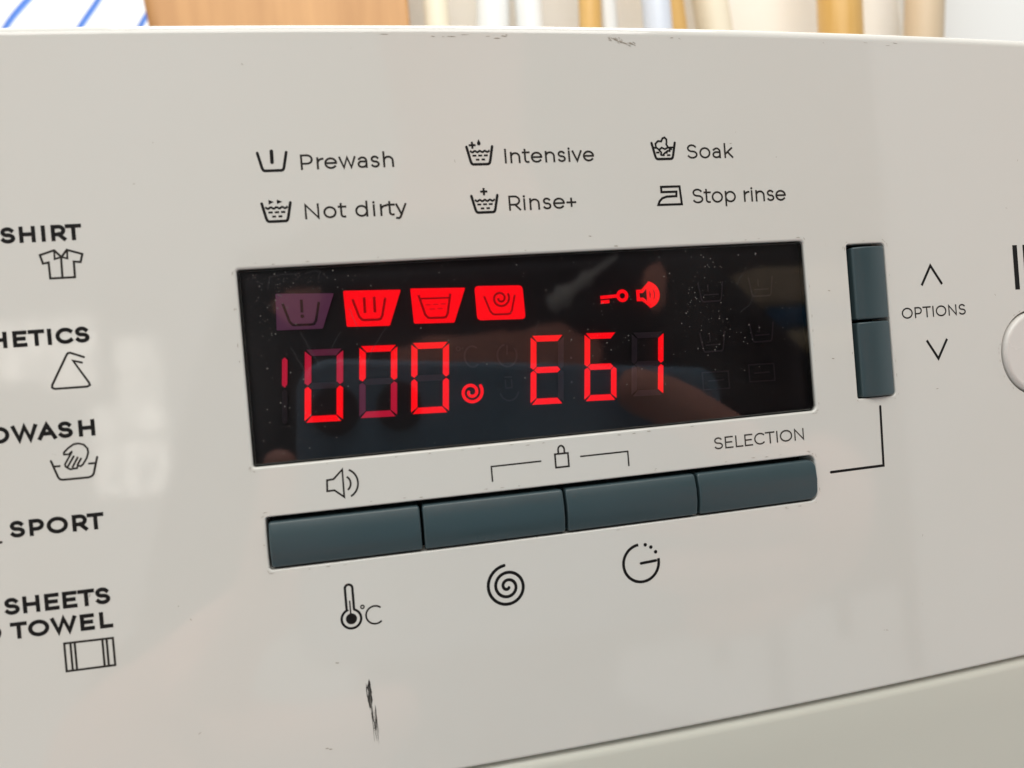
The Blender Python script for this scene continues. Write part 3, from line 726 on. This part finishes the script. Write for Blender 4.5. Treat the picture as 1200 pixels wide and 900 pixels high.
# ------------------------------------------------------------------ things behind the machine
YW = .68
def wall_mat():
    m = mat('cream_wall', (.80, .75, .66), .6, .3); N, L, b = nodes(m); v = objcoord(N, L)
    n = noise(N, L, 9, 5, v); r = ramp(N, [(.3, (.86, .81, .72)), (.7, (.88, .85, .80))]); L.new(n.outputs['Fac'], r.inputs['Fac']); L.new(r.outputs['Color'], b.inputs['Base Color'])
    return m
wl = box('wall_back', -1.2, 1.6, YW, YW+.1, 0, 2.3, wall_mat()); setp(wl, kind='structure')
def wood_mat(name, c0, c1, sc):
    m = mat(name, c0, .38, .4); N, L, b = nodes(m); v = objcoord(N, L, sc)
    n = noise(N, L, 6, 6, v); r = ramp(N, [(.35, c0), (.7, c1)]); L.new(n.outputs['Fac'], r.inputs['Fac']); L.new(r.outputs['Color'], b.inputs['Base Color'])
    return m
M_wood = wood_mat('board_wood', (.46, .23, .08), (.58, .31, .12), (9, 9, .8))
M_handle = wood_mat('handle_wood', (.62, .36, .10), (.70, .44, .16), (30, 30, 1.5))
bd = box('wooden_board', -.187, .052, .63, .652, Z0+.02, Z0+.62, M_wood, None, .003)
setp(bd, 'orange brown wooden board standing behind the machine', 'board')
def pole(name, x, y, r, m, label, cat, tilt=0., group=None, z1=.75):
    bm = bmesh.new(); n = 24; R0 = []
    prof = [(0, r*.9), (.004, r), (z1-.006, r), (z1, r*.86)]
    rings = [[bm.verts.new((rr*math.cos(2*math.pi*i/n), rr*math.sin(2*math.pi*i/n), z)) for i in range(n)] for z, rr in prof]
    for A, B in zip(rings, rings[1:]):
        for i in range(n): bm.faces.new((A[i-1], A[i], B[i], B[i-1]))
    bm.faces.new(rings[0][::-1]); bm.faces.new(rings[-1])
    me = bpy.data.meshes.new(name); bm.to_mesh(me); bm.free(); me.materials.append(m)
    for p in me.polygons: p.use_smooth = len(p.vertices) == 4
    o = bpy.data.objects.new(name, me); COL.objects.link(o); o.location = (x, y, Z0+.037); o.rotation_euler = (0, tilt, 0)
    return setp(o, label, cat, group)
M_pipe = mat('white_pipe', (.82, .82, .80), .3, .5); M_pipe2 = mat('pale_blue_pipe', (.66, .70, .78), .3, .5); M_tan2 = mat('cream_pipe', (.82, .74, .58), .45, .4); M_tan = mat('tan_pipe', (.60, .47, .32), .45, .4)
pole('broom_handle', .208, .60, .011, M_handle, 'narrow yellow wooden handle left of the pale blue pipe', 'handle', .05, 'handles and pipes behind the machine')
pole('broom_handle', .322, .60, .016, M_handle, 'yellow wooden handle just right of the pale blue pipe', 'handle', -.06, 'handles and pipes behind the machine')
pole('broom_handle', .482, .60, .022, M_handle, 'thick yellow wooden handle nearest the right end', 'handle', .04, 'handles and pipes behind the machine')
pole('pipe', .110, .62, .016, M_pipe, 'white pipe just right of the wooden board', 'pipe', .07, 'handles and pipes behind the machine')
pole('pipe', .165, .61, .013, M_pipe, 'white pipe left of the narrow yellow handle', 'pipe', 0, 'handles and pipes behind the machine')
pole('pipe', .287, .59, .014, M_pipe2, 'pale blue grey pipe between the yellow handles', 'pipe', 0, 'handles and pipes behind the machine')
pole('pipe', .078, .63, .012, M_tan2, 'slim cream pipe touching the right side of the wooden board', 'pipe', 0, 'handles and pipes behind the machine')
pole('pipe', .395, .63, .018, M_tan2, 'cream pipe between the two wider yellow handles', 'pipe', -.09, 'handles and pipes behind the machine')
pole('pipe', .246, .62, .012, M_pipe, 'white pipe between the narrow yellow handle and the pale blue pipe', 'pipe', 0, 'handles and pipes behind the machine')
pole('pipe', .575, .62, .020, M_tan, 'tan pipe right of the thick yellow handle', 'pipe', .12, 'handles and pipes behind the machine')
# white tiles at the right end of the wall
M_tile = mat('white_tile', (.84, .84, .82), .2, .5)
for i in range(3):
    for j in range(4):
        o = box('wall_tile', .63+i*.20, .63+i*.20+.197, YW-.008, YW-.0005, Z0+.05+j*.20, Z0+.05+j*.20+.197, M_tile, wl, .001)
# striped cloth hanging at the left
def cloth_mat():
    m = mat('striped_cloth', (.85, .86, .90), .8, .2); N, L, b = nodes(m)
    t = N.new('ShaderNodeTexCoord'); mp = N.new('ShaderNodeMapping'); mp.inputs['Rotation'].default_value = (0, math.radians(-32), 0)
    L.new(t.outputs['Object'], mp.inputs['Vector']); sx = N.new('ShaderNodeSeparateXYZ'); L.new(mp.outputs['Vector'], sx.inputs['Vector'])
    m1 = N.new('ShaderNodeMath'); m1.operation = 'MULTIPLY'; m1.inputs[1].default_value = 23; L.new(sx.outputs['X'], m1.inputs[0])
    fr = N.new('ShaderNodeMath'); fr.operation = 'FRACT'; L.new(m1.outputs[0], fr.inputs[0])
    r = ramp(N, [(0, (.86, .87, .92)), (.70, (.86, .87, .92)), (.72, (.05, .16, .60)), (.80, (.14, .28, .68)), (.83, (.86, .87, .92))]); r.color_ramp.interpolation = 'LINEAR'
    L.new(fr.outputs[0], r.inputs['Fac']); L.new(r.outputs['Color'], b.inputs['Base Color']); return m
V = []; F = []; nx, nz = 60, 30
for j in range(nz+1):
    for i in range(nx+1):
        u, v = i/nx, j/nz
        V.append((-.42+.245*u+.012*v*0-.06*(v-.45)*u, .612+.006*math.sin(u*9+v*1.5)+.002*math.sin(u*31), Z0+.05+.55*v))
for j in range(nz):
    for i in range(nx): a = j*(nx+1)+i; F.append((a, a+1, a+nx+2, a+nx+1))
o = link('cloth', V, F, cloth_mat(), None, True); sm = o.modifiers.new('thick', 'SOLIDIFY'); sm.thickness = .002
setp(o, 'white cloth with slanting blue stripes hanging behind the machine', 'cloth')

# ------------------------------------------------------------------ seen only as reflections in the glass and the glossy panel: phone, person, window
def cam_pt(x, y, z): return camo.matrix_world.translation+(r_*x+f_*y+u_*z)*MM
PH = empty('smartphone'); PH.matrix_world = Matrix(((r_.x, f_.x, u_.x, 0), (r_.y, f_.y, u_.y, 0), (r_.z, f_.z, u_.z, 0), (0, 0, 0, 1)))
PH.location = cam_pt(49, -7, -31)
setp(PH, 'blue smartphone held in front of the panel, mirrored in the display glass', 'phone')
def slabmesh(name, w, h, t, rad, m, parent, loc=(0, 0, 0), bev=.002):
    bm = bmesh.new(); P = rrect(-w/2, w/2, -h/2, h/2, rad, 50, 8)
    vs = [bm.verts.new((p[0]*MM, t/2*MM, p[1]*MM)) for p in P]; f = bm.faces.new(vs)
    r = bmesh.ops.extrude_face_region(bm, geom=[f])
    bmesh.ops.translate(bm, verts=[v for v in r['geom'] if isinstance(v, bmesh.types.BMVert)], vec=(0, -t*MM, 0))
    bmesh.ops.recalc_face_normals(bm, faces=bm.faces[:])
    es = [e for e in bm.edges if abs(e.verts[0].co.y-e.verts[1].co.y) < 1e-7]
    bmesh.ops.bevel(bm, geom=es, offset=bev, segments=4, affect='EDGES', profile=.5)
    me = bpy.data.meshes.new(name); bm.to_mesh(me); bm.free(); me.materials.append(m)
    for p in me.polygons: p.use_smooth = True
    me.set_sharp_from_angle(angle=math.radians(40)) if hasattr(me, 'set_sharp_from_angle') else None
    o = bpy.data.objects.new(name, me); COL.objects.link(o); o.parent = parent; o.location = Vector(loc)*MM
    return o
M_phone = mat('phone_blue', (.21, .35, .50), .35, .5); M_lens = mat('lens_black', (.01, .01, .012), .08, .5); M_ring = mat('lens_ring', (.05, .055, .06), .3, .5)
slabmesh('back_cover', 138, 75, 7.8, 9, M_phone, PH)
slabmesh('screen', 132, 70, .6, 7, M_lens, PH, (0, -4.1, 0), .0002)
for lx, lz in ((-59.5, 25.0), (-42.5, 26.0)):
    rg = slabmesh('lens_ring', 12.5, 12.5, 1.6, 6.2, M_ring, PH, (lx, 4.3, lz), .0004)
    slabmesh('lens', 11, 11, .5, 5.4, M_lens, rg, (0, .9, 0), .0001)

def skinned(name, V, E, m, parent=None, root=0, sub=2):
    me = bpy.data.meshes.new(name); me.from_pydata([v[0] for v in V], E, []); me.materials.append(m)
    o = bpy.data.objects.new(name, me); COL.objects.link(o)
    o.modifiers.new('skin', 'SKIN').use_smooth_shade = True
    for i, v in enumerate(V):
        sv = me.skin_vertices[0].data[i]; r = v[1]; sv.radius = r if isinstance(r, tuple) else (r, r); sv.use_root = (i == root)
    ss = o.modifiers.new('sub', 'SUBSURF'); ss.levels = sub; ss.render_levels = sub
    if parent: o.parent = parent
    return o
M_skin = mat('skin', (.86, .40, .32), .5, .4)
M_shirt = mat('dark_shirt', (.030, .028, .032), .85, .2); M_trouser = mat('dark_trousers', (.03, .034, .045), .85, .2); M_hair = mat('dark_hair', (.015, .011, .009), .6, .4)
PR = empty('person', (.06, -.62, 0)); setp(PR, 'person in dark clothes crouching and holding up a phone, mirrored in the display glass', 'person')
OF = Vector((.06, -.62, 0))
def W(x, y, z): return Vector((x, y, z+Z0))-OF
def C_(x, y, z): return cam_pt(x, y, z)-OF
V = [(W(.06, -.62, -.42), (.13, .10)), (W(.06, -.58, -.22), (.125, .095)), (W(.06, -.52, -.02), (.15, .10)), (W(.06, -.49, .10), (.10, .08)), (W(.06, -.475, .17), .052),
     (W(.055, -.455, .235), (.068, .078)), (W(.05, -.445, .31), (.074, .088)), (W(.05, -.45, .37), (.058, .068)),
     (W(.235, -.49, .06), .052), (W(.36, -.40, -.10), .040), (C_(190, -26, -46), (.026, .021)), (C_(163, -14, -42), (.019, .030)),
     (W(-.115, -.50, .06), .052), (W(-.20, -.46, -.20), .040), (C_(-76, -54, -112), .025), (C_(-56, -34, -92), (.017, .025))]
E_ = [(0, 1), (1, 2), (2, 3), (3, 4), (4, 5), (5, 6), (6, 7), (2, 8), (8, 9), (9, 10), (10, 11), (2, 12), (12, 13), (13, 14), (14, 15)]
def chain(start, pts, rs):
    p = start
    for q, r in zip(pts, rs): V.append((q, r)); E_.append((p, len(V)-1)); p = len(V)-1
F9 = (.0092, .0085, .0078, .0064)
chain(11, [C_(136, 4, -26), C_(106, 9, -13), C_(88, 8, -4), C_(70, 6, 1)], F9)
chain(11, [C_(138, 5, -40), C_(104, 10, -36), C_(86, 8, -34), C_(72, 6, -33)], F9)
chain(11, [C_(138, 4, -53), C_(108, 9, -52), C_(92, 8, -51), C_(79, 6, -50)], F9)
chain(11, [C_(140, 3, -65), C_(116, 8, -66), C_(103, 7, -66), C_(93, 5, -65)], (.0082, .0074, .0068, .0056))
chain(11, [C_(146, -22, -30), C_(124, -22, -20), C_(106, -19, -15)], (.0105, .0095, .0075))
chain(15, [C_(-39, -10, -70), C_(-31, 0, -52), C_(-26, 4, -30), C_(-24, 4, -14)], (.0080, .0064, .0052, .0045))
chain(15, [C_(-36, -8, -84), C_(-18, 3, -82), C_(0, 7, -78), C_(10, 6, -74)], F9)
chain(15, [C_(-38, -12, -95), C_(-20, -4, -94), C_(-6, 3, -88), C_(3, 5, -81)], F9)
chain(15, [C_(-44, -16, -104), C_(-26, -10, -104), C_(-14, -4, -99), C_(-8, 2, -92)], (.0082, .0074, .0068, .0056))
chain(15, [C_(-40, -36, -68), C_(-24, -25, -56), C_(-8, -19, -48)], (.0105, .0095, .0075))
chain(0, [W(.16, -.60, -.42), W(.24, -.30, -.30), W(.22, -.47, -.70), W(.22, -.36, -.765)], (.085, .058, .036, .032))
chain(0, [W(-.04, -.60, -.42), W(-.12, -.30, -.30), W(-.10, -.47, -.70), W(-.10, -.36, -.765)], (.085, .058, .036, .032))
skinned('body', V, E_, M_skin, PR)
sh = V[:4]; SV = [(v[0], tuple(r+.014 for r in (v[1] if isinstance(v[1], tuple) else (v[1],)*2))) for v in [V[0], V[1], V[2], V[3], V[8], V[9]]]
SV += [(V[9][0].lerp(V[10][0], .62), (.036, .034)), (V[12][0], (.066, .066)), (V[13][0], (.052, .052)), (V[13][0].lerp(V[14][0], .8), (.038, .036))]
skinned('shirt', SV, [(0, 1), (1, 2), (2, 3), (2, 4), (4, 5), (5, 6), (2, 7), (7, 8), (8, 9)], M_shirt, PR)
cv, cf = [], []
for i, (t, rr) in enumerate(((0, .002), (.05, .007), (.12, .005), (.2, .0085), (.32, .004), (.45, .0035), (.55, .006), (.62, .0025), (.9, .0018), (1, .001))):
    c0 = W(.098, -.372, .036).lerp(W(.152, -.362, .066), t)
    for q in range(10): an = q*.6283; cv.append(c0+Vector((-.48*math.sin(an)*rr, .5*math.cos(an)*rr, .87*math.sin(an)*rr)))
    if i:
        for q in range(10): cf.append(((i-1)*10+q, (i-1)*10+(q+1) % 10, i*10+(q+1) % 10, i*10+q))
link('pale_shape', cv, cf, mat('pale_shape', (.6, .6, .6), .4, .4), PR, True)  # made-up shape giving the pale streak mirrored in the display
n0 = len(V)-8
TV = [(V[0][0], (.145, .115))]+[(V[i][0], (V[i][1]+.012,)*2) for i in (n0, n0+1, n0+2, n0+4, n0+5, n0+6)]
skinned('trousers', TV, [(0, 1), (1, 2), (2, 3), (0, 4), (4, 5), (5, 6)], M_trouser, PR)
# hair cap, ears, nose, eyes
def blob(name, c, r, m, seg=20):
    bm = bmesh.new(); bmesh.ops.create_uvsphere(bm, u_segments=seg, v_segments=seg//2, radius=1)
    for v in bm.verts: v.co = Vector((c[0]+v.co.x*r[0], c[1]+v.co.y*r[1], c[2]+v.co.z*r[2]))
    me = bpy.data.meshes.new(name); bm.to_mesh(me); bm.free(); me.materials.append(m)
    for p in me.polygons: p.use_smooth = True
    o = bpy.data.objects.new(name, me); COL.objects.link(o); o.parent = PR; return o
h0 = W(.05, -.465, .325)
blob('hair', h0+Vector((0, -.012, .018)), (.084, .090, .082), M_hair)
M_eye = mat('eye', (.6, .6, .58), .2, .5)
for sx in (-1, 1):
    blob('ear', h0+Vector((sx*.079, .012, -.02)), (.010, .018, .028), M_skin); blob('eye', h0+Vector((sx*.031, .094, -.012)), (.013, .010, .009), M_eye)
blob('nose', h0+Vector((0, .106, -.038)), (.014, .018, .024), M_skin); blob('mouth', h0+Vector((0, .092, -.075)), (.024, .008, .007), mat('lips', (.40, .17, .14), .45, .4))

# bright window of the place, mirrored in the left of the panel
WN = empty('window', (-1.2, -2.5, Z0)); setp(WN, 'bright window with white bars, mirrored faintly at the left of the panel', 'window')
M_pane = mat('daylight_pane', (.8, .8, .8), .2, .3); bb = M_pane.node_tree.nodes['Principled BSDF']; bb.inputs['Emission Color'].default_value = (1, .97, .90, 1); bb.inputs['Emission Strength'].default_value = 6.0
N, L, _b = nodes(M_pane); vv = objcoord(N, L, (22, 1, 11)); nn = noise(N, L, 1.0, 4, vv); rr = ramp(N, [(.35, (.12,)*3), (.5, (.45, .42, .38)), (.68, (1, .95, .86))])
L.new(nn.outputs['Fac'], rr.inputs['Fac']); L.new(rr.outputs['Color'], _b.inputs['Emission Color'])
M_frame = mat('window_frame_white', (.8, .79, .76), .4, .4)
def wbox(name, x0, x1, z0, z1, y0, y1, m):
    o = box(name, (x0+1200)*MM, (x1+1200)*MM, y0*MM, y1*MM, z0*MM, z1*MM, m, WN, .002); return o
for x0, x1, z0, z1 in ((-1518, -1330, 108, 262), (-1318, -1128, 70, 252), (-1172, -1062, -298, 2), (-1052, -892, -298, -118), (-1052, -892, -92, 92), (-1052, -892, 104, 222), (-1518, -1128, 272, 303)):
    wbox('pane', x0, x1, z0, z1, -8, 0, M_pane)
for x0, x1, z0, z1 in ((-1560, -890, 305, 345), (-1560, -1520, -320, 305), (-890, -850, -320, 345), (-1520, -890, -340, -300), (-1120, -1055, 5, 300), (-1060, -890, -115, -95)):
    wbox('frame_bar', x0, x1, z0, z1, -30, 12, M_frame)

# table, towels and dark door, all made up to colour the display's right-end reflection
M_dk = mat('dark_wood', (.035, .028, .025), .5, .3)
T = empty('added_table', (1.12, -1.5, 0)); setp(T, 'small dark wooden table added to carry folded towels, mirrored in the display glass', 'table')
box('tabletop', -.26, .26, -.18, .18, Z0-.045, Z0-.015, M_dk, T, .004)
for sx in (-1, 1):
    for sy in (-1, 1): box('leg', sx*.23-.02, sx*.23+.02, sy*.15-.02, sy*.15+.02, 0, Z0-.0455, M_dk, T, .003)
for nm, c, z0, z1, lb, w_ in (('b', (.62, .50, .34), -.0145, .045, 'added beige folded towel lowest in the stack on the dark table', .17), ('u', (.03, .13, .26), .0455, .10, 'added blue folded towel in the middle of the stack on the dark table', .15), ('t', (.60, .46, .32), .1005, .19, 'added thick beige folded towel on top of the stack on the dark table', .18)):  # stand-ins for unidentified beige and blue reflections
    m = mat('towel_'+nm, c, .95, .1)
    o = box('added_towel', 1.12-w_, 1.12+w_, -1.62, -1.38, Z0+z0, Z0+z1, m, None, .02); setp(o, lb, 'towel', 'added folded towels on the dark table')
D = box('added_dark_door', .45, 1.9, -1.95, -1.90, 0, 2.05, M_dk, None, .003); setp(D, 'dark door added behind the towels to blacken the reflection in the display glass', 'door')  # unseen slab added to blacken the mirrored background
kn = blob('added_door_knob', (0, 0, 0), (.03, .03, .03), mat('knob_metal', (.5, .48, .42), .3, .5, Metallic=1.0)); kn.parent = D; kn.location = (.55, -1.87, 1.0)
